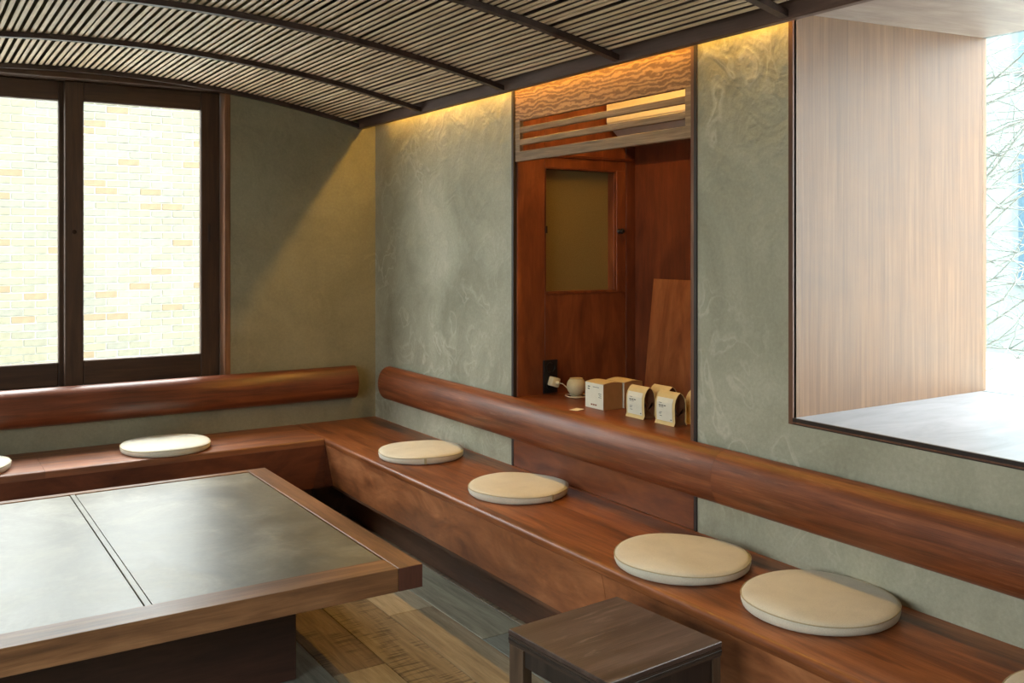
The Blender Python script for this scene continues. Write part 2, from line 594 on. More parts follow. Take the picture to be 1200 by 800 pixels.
WX0, WX1, WZ0, WZ1 = -0.19, 1.389, 0.66, 2.16
bm = bmesh.new()
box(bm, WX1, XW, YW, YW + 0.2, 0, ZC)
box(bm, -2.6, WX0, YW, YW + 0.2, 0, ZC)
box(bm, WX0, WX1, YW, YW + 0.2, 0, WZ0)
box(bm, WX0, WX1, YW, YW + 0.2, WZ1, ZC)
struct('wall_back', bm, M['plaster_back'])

LY0, LY1, LZ0, LZ1 = -0.5, 2.6, 0.85, 2.4
bm = bmesh.new()
box(bm, -2.76, -2.6, -1.6, LY0, 0, ZC)
box(bm, -2.76, -2.6, LY1, YW + 0.2, 0, ZC)
box(bm, -2.76, -2.6, LY0, LY1, 0, LZ0)
box(bm, -2.76, -2.6, LY0, LY1, LZ1, ZC)
struct('wall_left', bm, M['plaster'])
struct('wall_alcove', B(NX0 := 2.857, 2.96, NY0 - 0.1, YW + 0.2, 0, ZC), M['plaster'])
struct('sky_blocker', B(-2.76, XW + 0.1, -1.76, YW + 0.2, ZC + 0.16, 9.0), M['plaster'])  # unseen mass added to block sky light from the brick wall
struct('wall_rear', B(-2.76, XW + 0.1, -1.76, -1.6, 0, ZC), M['plaster'])
struct('ceiling', B(-2.76, 3.3, -1.76, YW + 0.2, ZC, ZC + 0.15), M['ceiling'])

# floor: sub floor with individual planks
floor = struct('floor', B(-2.6, XW, -1.6, YW, -0.05, -0.012), M['edge_dark'])
PW = 0.18
rows = []
x = 1.86 + PW * 2
while x > -2.6:
    rows.append((x - PW, x))
    x -= PW
fixed = {1.68: [(1.2, 2.80, 'plank_slate'), (2.80, 4.1, 'plank_grey')],
         1.50: [(1.94, 3.16, 'plank_tan'), (3.16, 4.3, 'plank_pale')],
         1.32: [(2.2, 3.62, 'plank_saw')],
         1.14: [(1.6, 2.81, 'plank_tan'), (2.81, 3.9, 'plank_brown')],
         0.96: [(2.3, 3.5, 'plank_slate')]}
kinds = ['plank_tan', 'plank_saw', 'plank_pale', 'plank_brown', 'plank_grey', 'plank_slate', 'plank_grey']
rp = random.Random(5)
for x0, x1 in rows:
    xa, xb = max(x0, -2.6), min(x1, XW)
    if xb - xa < 0.02:
        continue
    fx = next((v for k, v in fixed.items() if abs(k - x0) < 0.01), [])
    segs = list(fx)
    lo = min([s[0] for s in fx], default=None)
    if lo is None:
        st = -1.6 - rp.random()
        while st < YW:
            segs.append((st, st + 1.22, rp.choice(kinds)))
            st += 1.22
    else:
        a = lo
        while a > -1.6:
            segs.append((a - 1.22, a, rp.choice(kinds)))
            a -= 1.22
        a = max(s[1] for s in fx)
        while a < YW:
            segs.append((a, a + 1.22, rp.choice(kinds)))
            a += 1.22
    for a, b, k in segs:
        a, b = max(a, -1.6), min(b, YW)
        if b - a < 0.03:
            continue
        dz = rp.uniform(-0.0008, 0.0)
        o = obj('plank', B(xa + 0.0012, xb - 0.0012, a + 0.0012, b - 0.0012, -0.012, dz, bev=0.0012), M[k], floor)

# ------------------------------------------------------------------ back window (sliding sashes)
win = struct('window_1', bm := B(WX0, WX0 + 0.03, YW - 0.004, YW + 0.16, WZ0, WZ1, bev=0.003), M['frame_z'])
obj('jamb', B(WX1 - 0.03, WX1, YW - 0.004, YW + 0.16, WZ0, WZ1, bev=0.003), M['jamb'], win)
obj('head', B(WX0 + 0.03, WX1 - 0.03, YW - 0.004, YW + 0.16, WZ1 - 0.04, WZ1, bev=0.003), M['frame_x'], win)
obj('window_sill', B(WX0 + 0.03, WX1 - 0.03, YW - 0.004, YW + 0.16, WZ0, WZ0 + 0.035, bev=0.003), M['frame_x'], win)


def sash(x0, x1, gx0, gx1, y, gz0, gz1, knob):
    bm = bmesh.new()
    s = obj('sash', box(bm, x0, gx0, y, y + 0.034, WZ0 + 0.035, WZ1 - 0.04, bev=0.004), M['frame_z'], win)
    obj('stile', B(gx1, x1, y, y + 0.034, WZ0 + 0.035, WZ1 - 0.04, bev=0.004), M['frame_z'], s)
    obj('top_rail', B(gx0, gx1, y + 0.001, y + 0.033, gz1, WZ1 - 0.04, bev=0.004), M['frame_x'], s)
    obj('bottom_rail', B(gx0, gx1, y + 0.001, y + 0.033, WZ0 + 0.035, gz0, bev=0.004), M['frame_x'], s)
    obj('pane', B(gx0 - 0.004, gx1 + 0.004, y + 0.014, y + 0.020, gz0 - 0.004, gz1 + 0.004), M['glass'], s)
    if knob:
        k = bmesh.new()
        lathe(k, [(0, 0), (0.009, 0.0005), (0.010, 0.004), (0.006, 0.006), (0, 0.006)], 16)
        bmesh.ops.rotate(k, verts=k.verts, cent=(0, 0, 0), matrix=Matrix.Rotation(PI / 2, 3, 'X'))
        bmesh.ops.translate(k, verts=k.verts, vec=((x0 + gx0) / 2, y, 1.415))
        obj('lock', k, M['brass'], s, True)
        obj('finger_pull', B(gx1 + 0.035, gx1 + 0.047, y - 0.0015, y + 0.001, 1.37, 1.46, bev=0.001), M['edge_dark'], s)
    return s


sash(0.640, 1.356, 0.722, 1.262, YW + 0.07, 0.812, 2.028, True)
sash(-0.155, 0.715, -0.075, 0.618, YW + 0.107, 0.805, 2.028, False)

# ------------------------------------------------------------------ left window (out of frame, lights the room)
win2 = struct('window_2', B(-2.74, -2.60, LY0, LY0 + 0.05, LZ0, LZ1), M['frame_z'])
obj('jamb', B(-2.74, -2.60, LY1 - 0.05, LY1, LZ0, LZ1), M['frame_z'], win2)
obj('head', B(-2.74, -2.60, LY0 + 0.05, LY1 - 0.05, LZ1 - 0.05, LZ1), M['frame_x'], win2)
obj('window_sill', B(-2.74, -2.58, LY0 + 0.05, LY1 - 0.05, LZ0, LZ0 + 0.05), M['frame_x'], win2)
for k in (1, 2):
    yy = LY0 + (LY1 - LY0) * k / 3
    obj('mullion', B(-2.70, -2.64, yy - 0.03, yy + 0.03, LZ0 + 0.05, LZ1 - 0.05), M['frame_z'], win2)
obj('pane', B(-2.675, -2.669, LY0 + 0.05, LY1 - 0.05, LZ0 + 0.05, LZ1 - 0.05), M['glass'], win2)

# ------------------------------------------------------------------ bay window
bay = struct('window_3', B(XG - 0.002, XG + 0.03, BY0, BY1, BZ0 - 0.03, BZ0, bev=0.002), M['facade_frame'])
obj('head', B(XG - 0.002, XG + 0.03, BY0, BY1, BZ1 + 0.017, BZ1 + 0.045), M['facade_frame'], bay)
obj('pane', B(XG + 0.004, XG + 0.012, BY0, BY1, BZ0, BZ1 + 0.016), M['glass'], bay)
struct('trim_1', B(XW + 0.002, XG + 0.03, BY1, BY1 + 0.018, BZ0, BZ1 + 0.03), M['veneer'])
struct('trim_2', prism(bmesh.new(), [(XW + 0.002, BZ1 - 0.024), (XG + 0.03, BZ1 + 0.018), (XG + 0.03, BZ1 + 0.034), (XW + 0.002, BZ1 + 0.0178)], 'y', BY0 - 0.018, BY1 + 0.018), M['soffit'])
struct('trim_3', B(XW + 0.002, XG + 0.03, BY0 - 0.018, BY0, BZ0, BZ1 + 0.03), M['veneer'])
struct('window_sill', B(XW + 0.004, XG - 0.002, BY0 - 0.018, BY1 + 0.018, BZ0 - 0.018, BZ0), M['marble'])
struct('trim_4', B(XW - 0.005, XW + 0.012, BY1, BY1 + 0.016, BZ0 - 0.018, BZ1 + 0.15, bev=0.001), M['edge_wood'])
struct('trim_5', B(XW - 0.005, XW + 0.004, BY0, BY1, BZ0 - 0.018, BZ0 + 0.001, bev=0.001), M['edge_dark'])
struct('trim_6', B(XW - 0.008, XW - 0.005, BY0, BY1, BZ0 - 0.014, BZ0 - 0.010), M['edge_wood'])
# roof and shell of the bay, seen only from outside
struct('wall_bay', B(XW + 0.10, XG + 0.05, BY1 + 0.018, BY1 + 0.10, 0, ZC), M['plaster'])
struct('wall_bay_near', B(XW + 0.10, XG + 0.05, BY0 - 0.10, BY0 - 0.018, 0, ZC), M['plaster'])
struct('wall_bay_front', B(XG - 0.05, XG + 0.05, BY0 - 0.018, BY1 + 0.018, 0, BZ0 - 0.03), M['plaster'])
struct('wall_bay_top', B(XG - 0.05, XG + 0.05, BY0 - 0.018, BY1 + 0.018, BZ1 + 0.03, ZC), M['plaster'])

# ------------------------------------------------------------------ alcove (built-in cupboard recess)
NX = 2.837
sh = thing('alcove_shelf', 'deep red-brown shelf in the wall alcove holding boxes and pouches', 'shelf', (2.5, 2.83, 0.42))
obj('shelf_board', B(XW + 0.002, NX - 0.0005, NY0 + 0.0185, NY1 - 0.0185, 0.685, 0.71, bev=0.001), M['ply_y'], sh)
obj('front_panel', B(XW - 0.002, XW + 0.016, NY0 + 0.014, NY1 - 0.0125, 0.4215, 0.684, bev=0.001), M['ply_y'], sh)
YS = NY1 - 0.018       # visible side face
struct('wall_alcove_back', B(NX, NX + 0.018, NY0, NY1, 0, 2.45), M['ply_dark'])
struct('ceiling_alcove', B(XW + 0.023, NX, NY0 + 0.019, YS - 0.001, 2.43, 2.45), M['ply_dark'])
struct('wall_alcove_near', B(XW + 0.013, NX, NY0, NY0 + 0.018, 0, 2.45), M['ply_z'])
sd = struct('wall_alcove_side', B(XW + 0.013, 2.334, YS, NY1, 0, 2.45, bev=0.0008), M['ply_z'])
obj('panel', B(2.3355, 2.782, YS, NY1, 1.691, 2.45, bev=0.0008), M['ply_z'], sd)
obj('panel', B(2.3355, 2.782, YS, NY1, 0, 1.140, bev=0.0008), M['ply_z'], sd)
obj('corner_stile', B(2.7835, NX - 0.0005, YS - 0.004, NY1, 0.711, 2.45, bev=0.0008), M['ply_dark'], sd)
obj('dark_strip', B(2.336, NX - 0.0005, YS - 0.006, YS, 1.735, 1.747, bev=0.0008), M['ply_dark'], sd)  # thin dark strip across the side panel
struct('trim_7', B(XW - 0.004, XW + 0.012, NY1 - 0.012, NY1 + 0.003, 0.421, 2.43, bev=0.001), M['edge_dark'])
struct('trim_8', B(XW - 0.006, XW + 0.012, NY0 - 0.003, NY0 + 0.010, 0.421, 2.43, bev=0.001), M['edge_dark'])
struct('trim_9', B(XW - 0.004, XW + 0.012, NY0 + 0.011, NY0 + 0.026, 0.711, 2.43, bev=0.001), M['edge_wood'])
# casement hatch in the side of the alcove
cs = struct('window_4', B(2.728, 2.782, YS - 0.003, YS + 0.03, 1.140, 1.691, bev=0.002), M['ply_z'])
obj('top_rail', B(2.334, 2.728, YS - 0.003, YS + 0.06, 1.683, 1.691, bev=0.001), M['ply_dark'], cs)
obj('bottom_rail', B(2.334, 2.728, YS - 0.003, YS + 0.06, 1.140, 1.152, bev=0.001), M['ply_z'], cs)
obj('stile', B(2.334, 2.339, YS - 0.003, YS + 0.06, 1.152, 1.683), M['ply_dark'], cs)
obj('stile', B(2.716, 2.728, YS + 0.001, YS + 0.06, 1.152, 1.683, bev=0.001), M['ply_z'], cs)
obj('pane', B(2.339, 2.716, YS + 0.045, YS + 0.052, 1.152, 1.683), M['frost'], cs)
bm = bmesh.new()
lathe(bm, [(0, 0.030), (0.010, 0.030), (0.013, 0.024), (0.011, 0.018), (0.006, 0.014), (0.006, 0.003), (0.012, 0.002), (0.012, 0), (0, 0)], 18)
bmesh.ops.rotate(bm, verts=bm.verts, cent=(0, 0, 0), matrix=Matrix.Rotation(PI / 2, 3, 'X'))
bmesh.ops.translate(bm, verts=bm.verts, vec=(2.742, YS - 0.003, 1.416))
obj('knob', bm, M['black'], cs, True)
bm = bmesh.new()
tube(bm, [(2.337, YS - 0.008, 1.405), (2.337, YS - 0.008, 1.435)], 0.005, 8)
obj('hinge', bm, M['brass'], cs)

# slotted transom
tr = thing('slotted_transom', 'curly-grained wooden transom panel with three horizontal slots across the alcove top', 'panel', (XW, 2.83, 1.705))
XT0, XT1 = XW + 0.004, XW + 0.022
TY0, TY1 = NY0 + 0.028, NY1 - 0.013
obj('top_board', B(XT0, XT1, TY0, TY1, 1.873, 2.42, bev=0.001), M['curly'], tr)
obj('bottom_rail', B(XT0, XT1, TY0, TY1, 1.705, 1.746, bev=0.001), M['grey_tan'], tr)
SY0, SY1 = 2.335, 3.335
obj('slat', B(XT0, XT1, SY0, SY1, 1.772, 1.796, bev=0.0015), M['grey_tan'], tr)
obj('slat', B(XT0, XT1, SY0, SY1, 1.823, 1.847, bev=0.0015), M['grey_tan'], tr)
obj('stile', B(XT0, XT1, TY0, SY0, 1.746, 1.873), M['grey_tan'], tr)
obj('stile', B(XT0, XT1, SY1, TY1, 1.746, 1.873), M['grey_tan'], tr)

# warm light strips (real lamps: the cove strip and the strip inside the alcove)
def led(name, label, x0, x1, y0, y1, z, loc, mat):
    t = thing(name, label, 'light strip', loc)
    obj('channel', B(x0 - 0.003, x1 + 0.003, y0, y1, z, z + 0.012), M['black'], t)
    obj('diffuser', B(x0, x1, y0 + 0.002, y1 - 0.002, z - 0.004, z - 0.0002), mat, t)
    return t


led('light_strip', 'thin warm light strip hidden behind the canopy beam along the plaster wall', 2.158, 2.168, 1.83, 4.57, 2.075, (2.163, 3.3, 2.071), M['led'])
led('light_strip', 'short warm light strip behind the slotted transom inside the alcove', 2.225, 2.237, 2.32, 3.34, 2.30, (2.23, 2.83, 2.296), M['led_alcove'])

# air conditioner inside the alcove
ac = thing('air_conditioner', 'white wall air conditioner behind the slots of the transom', 'air conditioner', (NX, 2.85, 1.845))
AY0, AY1 = 2.45, 3.343
prof = [(NX - 0.001, 1.835), (2.748, 1.835), (2.735, 1.842), (2.735, 2.13), (2.752, 2.15), (NX - 0.001, 2.15)]
obj('housing', prism(bmesh.new(), prof, 'y', AY0, AY1), M['ac_white'], ac)
prof = [(2.734, 1.889), (2.662, 1.889), (2.655, 1.90), (2.655, 2.11), (2.67, 2.14), (2.734, 2.148)]
obj('front_panel', prism(bmesh.new(), prof, 'y', AY0 - 0.002, AY1 + 0.002), M['ac_white'], ac)
prof = [(2.734, 1.886), (2.664, 1.886), (2.670, 1.878), (2.722, 1.838), (2.734, 1.838)]
obj('louver', prism(bmesh.new(), prof, 'y', AY0 + 0.002, AY1 - 0.002), M['ac_grey'], ac)

# board leaning on the back of the alcove
bm = bmesh.new()
prism(bm, [(2.762, 0.7115), (2.780, 0.7115), (2.8365, 1.200), (2.8365 - 0.018, 1.204)], 'y', 2.50, 3.215)
lb = obj('leaning_board', bm, M['ply_light'], loc=(2.77, 2.85, 0.711))
tag(lb, 'loose red-brown plywood board leaning at the back of the alcove shelf', 'board')

# outlet, plug, speaker, card
ol = thing('wall_outlet', 'black double wall socket on the alcove side near the shelf', 'socket', (2.359, YS, 0.745))
obj('plate', B(2.323, 2.397, YS - 0.009, YS - 0.0004, 0.715, 0.858, bev=0.003, seg=2), M['black'], ol, 'auto')
for zz in (0.825, 0.752):
    bm = bmesh.new()
    lathe(bm, [(0.024, 0.0), (0.024, 0.004), (0.019, 0.004), (0.017, -0.001), (0, -0.001)], 24)
    bmesh.ops.rotate(bm, verts=bm.verts, cent=(0, 0, 0), matrix=Matrix.Rotation(PI / 2, 3, 'X'))
    bmesh.ops.translate(bm, verts=bm.verts, vec=(2.36, YS - 0.009, zz))
    obj('socket_cup', bm, M['black'], ol, 'auto')
pl = thing('power_adapter', 'small white square plug adapter in the black wall socket', 'plug', (2.36, YS - 0.03, 0.752))
bm = B(-0.020, 0.020, -0.036, 0.0, -0.020, 0.020, bev=0.005, seg=2)
bmesh.ops.rotate(bm, verts=bm.verts, cent=(0, 0, 0), matrix=Matrix.Rotation(0.3, 3, 'Y'))
bmesh.ops.translate(bm, verts=bm.verts, vec=(2.360, YS - 0.0145, 0.766))
obj('body', bm, M['plastic'], pl, 'auto')
bm = bmesh.new()
tube(bm, [(2.360, YS - 0.050, 0.766), (2.366, YS - 0.064, 0.764)], 0.008, 10)
obj('cord_socket', bm, M['plastic'], pl, 'auto')

sp = thing('smart_speaker', 'small round oatmeal speaker with a flat top on the alcove shelf', 'speaker', (2.405, 3.235, 0.71))
prof = [(0, 0.0)]
R = 0.041
for i in range(2, 20):
    a = PI * i / 22.0
    z = 0.043 - R * math.cos(a)
    r = R * math.sin(a)
    if z > 0.076:
        break
    prof.append((r, z))
prof += [(0.028, 0.0765), (0, 0.0765)]
obj('shell', lathe(bmesh.new(), [(r, z + 0.004) for r, z in prof], 36, 0, 0), M['fabric_shell'], sp, 'auto', local=True)
obj('base_ring', lathe(bmesh.new(), [(0, 0), (0.024, 0), (0.026, 0.003), (0.022, 0.006), (0, 0.006)], 28), M['plastic'], sp, 'auto', local=True)
bm = bmesh.new()
pts = [(2.366 - 2.405, YS - 0.064 - 3.235, 0.054)]
pts += [(-0.030, 0.058, 0.052), (-0.012, 0.052, 0.035), (0.02, 0.05, 0.006)]
for i in range(18):
    a = PI / 2 - 2 * PI * i / 13.0
    rr = 0.047 + 0.004 * math.sin(i * 1.7)
    pts.append((rr * math.cos(a), rr * math.sin(a), 0.0035 + 0.0016 * (i / 6.0)))
pts += [(0.038, 0.012, 0.006), (0.029, 0.004, 0.006)]
tube(bm, pts, 0.0022, 6)
obj('cord', bm, M['plastic'], sp, True, local=True)

cd = obj('paper_card', B(-0.026, 0.026, -0.018, 0.018, 0.0004, 0.0016), M['white_paper'], loc=(2.222, 2.985, 0.71), local=True)
cd.rotation_euler = (0, 0, 0.35)
tag(cd, 'small blank white card lying at the alcove shelf edge', 'card')


def bars(lines, mat, name, parent):
    """illegible small print: (y0, y1, z) bars on a face x = x"""
    bm = bmesh.new()
    for x, y0, y1, z, h in lines:
        n = max(1, int((y1 - y0) / 0.013))
        st = (y1 - y0) / n
        for i in range(n):
            box(bm, x - 0.0004, x, y0 + i * st, y0 + (i + 0.78) * st, z, z + h)
    o = obj(name, bm, mat, parent, local=True)
    o['kind'] = 'stuff'
    return o


def gift_box(loc, label, rz, sx, sy, sz, printed):
    t = thing('card_box', label, 'box', loc, rz, 'card boxes on the alcove shelf')
    # profile in x-z with a gently domed lid; label face at x = 0 side
    prof = [(0.001, 0.0), (sx, 0.0), (sx, sz - 0.006)]
    for i in range(1, 10):
        u = i / 10.0
        prof.append((sx - (sx - 0.001) * u, sz - 0.006 + 0.006 * math.sin(PI * u)))
    prof.append((0.001, sz - 0.006))
    obj('carton', prism(bmesh.new(), prof, 'y', -sy / 2, sy / 2), M['kraft'], t, 'auto', local=True)
    obj('front_label', B(-0.0006, 0.001, -sy / 2, sy / 2, 0.001, sz - 0.0065), M['white_paper'], t, local=True)
    lp = [(sx - (sx - 0.001) * i / 10.0, sz - 0.006 + 0.006 * math.sin(PI * i / 10.0)) for i in range(11)]
    lp = [(u, v + 0.0008) for u, v in lp] + [(u, v + 0.0002) for u, v in lp[::-1]]
    obj('lid', prism(bmesh.new(), lp, 'y', -sy / 2, sy / 2), M['cream_paper'], t, 'auto', local=True)
    if printed:
        x = -0.0008
        h = sy / 2
        bars([(x, h - 0.030, h - 0.012, sz - 0.024, 0.004), (x, h - 0.028, h - 0.012, sz - 0.033, 0.004),
              (x, -0.030, 0.010, sz - 0.022, 0.0022), (x, -h + 0.012, -h + 0.036, sz - 0.046, 0.002),
              (x, -h + 0.012, -h + 0.030, sz - 0.053, 0.002), (x, -h + 0.012, -h + 0.034, sz - 0.060, 0.002)], M['print'], 'print', t)
        bars([(x, -0.016, 0.024, 0.012, 0.006)], M['print_red'], 'print', t)
    return t


gift_box((2.296, 2.970, 0.71), 'front kraft cube box with white printed face beside the round speaker', 0, 0.094, 0.114, 0.106, True)
gift_box((2.396, 2.965, 0.71), 'kraft cube box standing behind the white-faced box', 0, 0.094, 0.114, 0.106, False)


def pouch(loc, label, rz, printed):
    t = thing('coffee_pouch', label, 'bag', loc, rz, 'paper coffee pouches on the alcove shelf')
    hw, dp, ht = 0.051, 0.056, 0.117
    def arch(k=0.0):
        # gothic arch profile (x, z); front at x = 0
        f = [(-0.004 + k, 0.0), (0.002 + k, 0.012), (k, 0.05), (0.001 + k, 0.078)]
        top = [(0.006 + k * 0.8, 0.095 - k * 0.4), (0.016 + k * 0.4, 0.109 - k * 0.8), (dp / 2, ht - k)]
        bk = [(dp - x, z) for x, z in (f + top)[:-1]][::-1]
        return f + top + bk
    outer, inner = arch(), arch(0.0016)
    bm = bmesh.new()
    rings = []
    for y in (-hw, hw):
        rings.append([bm.verts.new((u, y, v)) for u, v in outer])
        rings.append([bm.verts.new((u, y, v)) for u, v in inner])
    n = len(outer)
    oa, ia, ob, ib = rings
    for i in range(n - 1):
        bm.faces.new((oa[i], oa[i + 1], ob[i + 1], ob[i]))
        bm.faces.new((ia[i], ib[i], ib[i + 1], ia[i + 1]))
        bm.faces.new((oa[i], ia[i], ia[i + 1], oa[i + 1]))
        bm.faces.new((ob[i], ob[i + 1], ib[i + 1], ib[i]))
    bm.faces.new((oa[0], ob[0], ib[0], ia[0]))
    bm.faces.new((oa[-1], ia[-1], ib[-1], ob[-1]))
    bmesh.ops.recalc_face_normals(bm, faces=bm.faces)
    obj('paper_wrap', bm, M['cream_paper'], t, 'auto', local=True)
    bm = bmesh.new()
    prof = arch(0.002)
    A = [bm.verts.new((u, -hw + 0.003, v)) for u, v in prof]
    Bv = [bm.verts.new((u, hw - 0.003, v)) for u, v in prof]
    # creased gusset ends: pushed inwards towards a crease
    for ring, sgn in ((A, 1), (Bv, -1)):
        c1 = bm.verts.new((dp / 2, ring[0].co.y + sgn * 0.010, 0.030))
        c2 = bm.verts.new((dp / 2, ring[0].co.y + sgn * 0.012, 0.080))
        m = len(ring)
        for i in range(m):
            a, b = ring[i], ring[(i + 1) % m]
            c = c1 if (a.co.z + b.co.z) / 2 < 0.06 else c2
            bm.faces.new((a, b, c) if sgn > 0 else (b, a, c))
        lowt = [v for v in ring if True]
        j = next(i for i in range(m) if ring[i].co.z > 0.06)
        k = next(i for i in range(m - 1, -1, -1) if ring[i].co.z > 0.06)
        try:
            bm.faces.new((c1, c2, ring[j]) )
            bm.faces.new((c2, c1, ring[k]))
        except ValueError:
            pass
    for i in range(len(prof) - 1):
        bm.faces.new((A[i], Bv[i], Bv[i + 1], A[i + 1]))
    bm.faces.new((A[-1], Bv[-1], Bv[0], A[0]))
    bmesh.ops.recalc_face_normals(bm, faces=bm.faces)
    obj('gusset', bm, M['gusset'], t, local=True)
    if printed:
        lp = [(0.0015, 0.013), (-0.0008, 0.05), (0.0002, 0.078), (0.0055, 0.0955)]
        lp = [(x - 0.0006, z) for x, z in lp] + [(x + 0.0002, z) for x, z in lp[::-1]]
        obj('front_label', prism(bmesh.new(), lp, 'y', -hw + 0.012, hw - 0.008), M['white_paper'], t, local=True)
        x = -0.0014
        bars([(x, -0.006, 0.034, 0.066, 0.0035), (x, 0.006, 0.033, 0.061, 0.0018), (x + 0.001, 0.016, 0.034, 0.076, 0.0016),
              (x, 0.014, 0.032, 0.042, 0.0016), (x, 0.018, 0.032, 0.037, 0.0016), (x + 0.0004, 0.014, 0.030, 0.029, 0.0016),
              (x + 0.001, -0.036, -0.028, 0.019, 0.003)], M['print'], 'print', t)
    return t


pouch((2.300, 2.728, 0.71), 'left paper coffee pouch with white label, in the front row', 0.0, True)
pouch((2.302, 2.566, 0.71), 'right paper coffee pouch with white label, in the front row', 0.0, True)
pouch((2.378, 2.690, 0.71), 'paper coffee pouch half hidden between the two labelled pouches', 0.0, False)
pouch((2.385, 2.500, 0.71), 'paper coffee pouch cut off by the right edge of the alcove', 0.0, False)

# ------------------------------------------------------------------ vaulted slatted canopy
X0, APEX, DXE = 0.72, 2.145, 1.365
RA = (DXE ** 2 + 0.165 ** 2) / (2 * 0.165)


def zb(x):                              # underside of the ribs
    return APEX - RA + math.sqrt(RA * RA - (x - X0) ** 2)


can = thing('slatted_canopy', 'low vaulted wooden canopy of tan slats on dark curved ribs', 'canopy', (X0, 2.3, 1.98))
YA, YB = -0.4, YW - 0.001
XE = X0 + DXE
for sgn in (1, -1):
    xa = X0 + sgn * DXE
    lo, hi = (xa - 0.012, xa + 0.018) if sgn > 0 else (xa - 0.018, xa + 0.012)
    obj('strip_light_shield', B(min(xa + sgn * 0.006, xa + sgn * 0.018), max(xa + sgn * 0.006, xa + sgn * 0.018), YA, YB, 2.0405, ZC - 0.001), M['beam'], can)  # added shield board, keeps the strip light out of the slat gaps
    obj('edge_beam', B(lo, hi, YA, YB, 1.98, 2.040, bev=0.003), M['beam'], can)
ribs = [YB - 0.018] + [4.03 - 0.738 * k for k in range(6)]
ribs[-1] = YA + 0.02
for yr in ribs:
    bm = bmesh.new()
    n = 40
    rw = 0.014
    pts = []
    xs = [X0 - DXE + 0.014 + (2 * DXE - 0.028) * i / n for i in range(n + 1)]
    prof = [(x, zb(x) + 0.002) for x in xs] + [(x, zb(x) + 0.022) for x in xs[::-1]]
    A = [bm.verts.new((x, yr - rw, z)) for x, z in prof]
    C = [bm.verts.new((x, yr + rw, z)) for x, z in prof]
    m = len(prof)
    for i in range(n):
        bm.faces.new((A[i], A[i + 1], A[m - 2 - i], A[m - 1 - i]))
        bm.faces.new((C[i + 1], C[i], C[m - 1 - i], C[m - 2 - i]))
    for i in range(m):
        bm.faces.new((A[i], C[i], C[(i + 1) % m], A[(i + 1) % m]))
    bmesh.ops.recalc_face_normals(bm, faces=bm.faces)
    obj('rib', bm, M['rib'], can, 'auto')

# slats: one piece per bay, resting on the ribs
edges = sorted(ribs)
pitch, sw, sh = 0.0272, 0.0074, 0.0055
nsl = int((2 * DXE - 0.075) / pitch)
rs = random.Random(3)
meshes = {}


def slat_mesh(L):
    k = round(L, 3)
    if k not in meshes:
        bm = bmesh.new()
        pr = [(-sw, 0.003), (-sw * 0.6, 0.001), (0, 0.0), (sw * 0.6, 0.001), (sw, 0.003), (sw, sh), (-sw, sh)]
        prism(bm, pr, 'y', -L / 2, L / 2)
        me = bpy.data.meshes.new('slat')
        bm.to_mesh(me)
        bm.free()
        me.materials.append(M['slat'])
        for p in me.polygons:
            p.use_smooth = True
        me.set_sharp_from_angle(angle=math.radians(50))
        meshes[k] = me
    return meshes[k]


def visible(x, y, z):
    s, c = math.sin(YAW), math.cos(YAW)
    dep = x * s + y * c
    if dep < 0.3:
        return 1e9
    u = 600 + 1113 * (x * c - y * s) / dep
    v = 288 - 1113 * (z - H) / dep
    return max(0 - u, u - 1200, -v, v - 800)


cand = []
for a, b in zip(edges, edges[1:]):
    off = rs.uniform(-0.004, 0.004)
    for i in range(nsl):
        j = rs.uniform(-0.0022, 0.0022)
        if rs.random() < 0.05:
            j += rs.choice((-1, 1)) * 0.004
        xx = X0 - (nsl - 1) * pitch / 2 + i * pitch + off + j
        zz = zb(xx) + 0.022 + rs.uniform(0, 0.0015)
        sc = min(visible(xx, yy, zz) for yy in (a + 0.02, (a + b) / 2, b - 0.02))
        cand.append((sc, xx, (a + b) / 2, zz, b - a - 0.0015, math.asin((xx - X0) / RA)))
cand.sort(key=lambda t: t[0])
vis = cand[:300]
for sc, xx, yy, zz, L, ang in vis:
    o = bpy.data.objects.new('slat', slat_mesh(L))
    COL.objects.link(o)
    o.parent = can
    o.location = Vector((xx, yy, zz)) - can.location
    o.rotation_euler = (0, ang, 0)
bm = bmesh.new()
for sc, xx, yy, zz, L, ang in cand[300:]:
    box(bm, xx - sw, xx + sw, yy - L / 2, yy + L / 2, zz, zz + sh)
o = obj('outer_slats', bm, M['slat'], can)
o['kind'] = 'stuff'
# hanger rods up to the ceiling, near the viewer's end
for hx in (X0 - 1.1, X0 + 1.1):
    bm = bmesh.new()
    tube(bm, [(hx, ribs[-1], zb(hx) + 0.0225), (hx, ribs[-1], ZC)], 0.006, 8)
    obj('hanger_rod', bm, M['black'], can)

# ------------------------------------------------------------------ benches
ZB, XF, YF = 0.42, 1.718, 4.340
bR = thing('wooden_bench', 'long reddish-brown wall bench running under the alcove and bay window', 'bench', (1.95, 2.4, 0.0))
YE = -1.2
nose = []
rn = 0.014
prof = [(XW - 0.001, ZB - 0.03), (XW - 0.001, ZB)]
for i in range(7):
    a = PI / 2 + (PI / 2 + 0.15) * i / 6
    prof.append((XF + rn + rn * math.cos(a), ZB - rn + rn * math.sin(a)))
prof.append((XF + 0.005, ZB - 0.03))
obj('seat_top', prism(bmesh.new(), prof, 'y', YE, YW - 0.001), M['bench_y'], bR, 'auto')
YSM = 2.192
for a, b in ((YSM + 0.001, YF + 0.002), (YE, YSM - 0.001)):
    bm = bmesh.new()
    prism(bm, [(XF + 0.004, ZB - 0.0305), (XF + 0.044, 0.188), (XF + 0.064, 0.188), (XF + 0.024, ZB - 0.0305)], 'y', a, b)
    obj('front_panel', bm, M['bench_front'], bR)
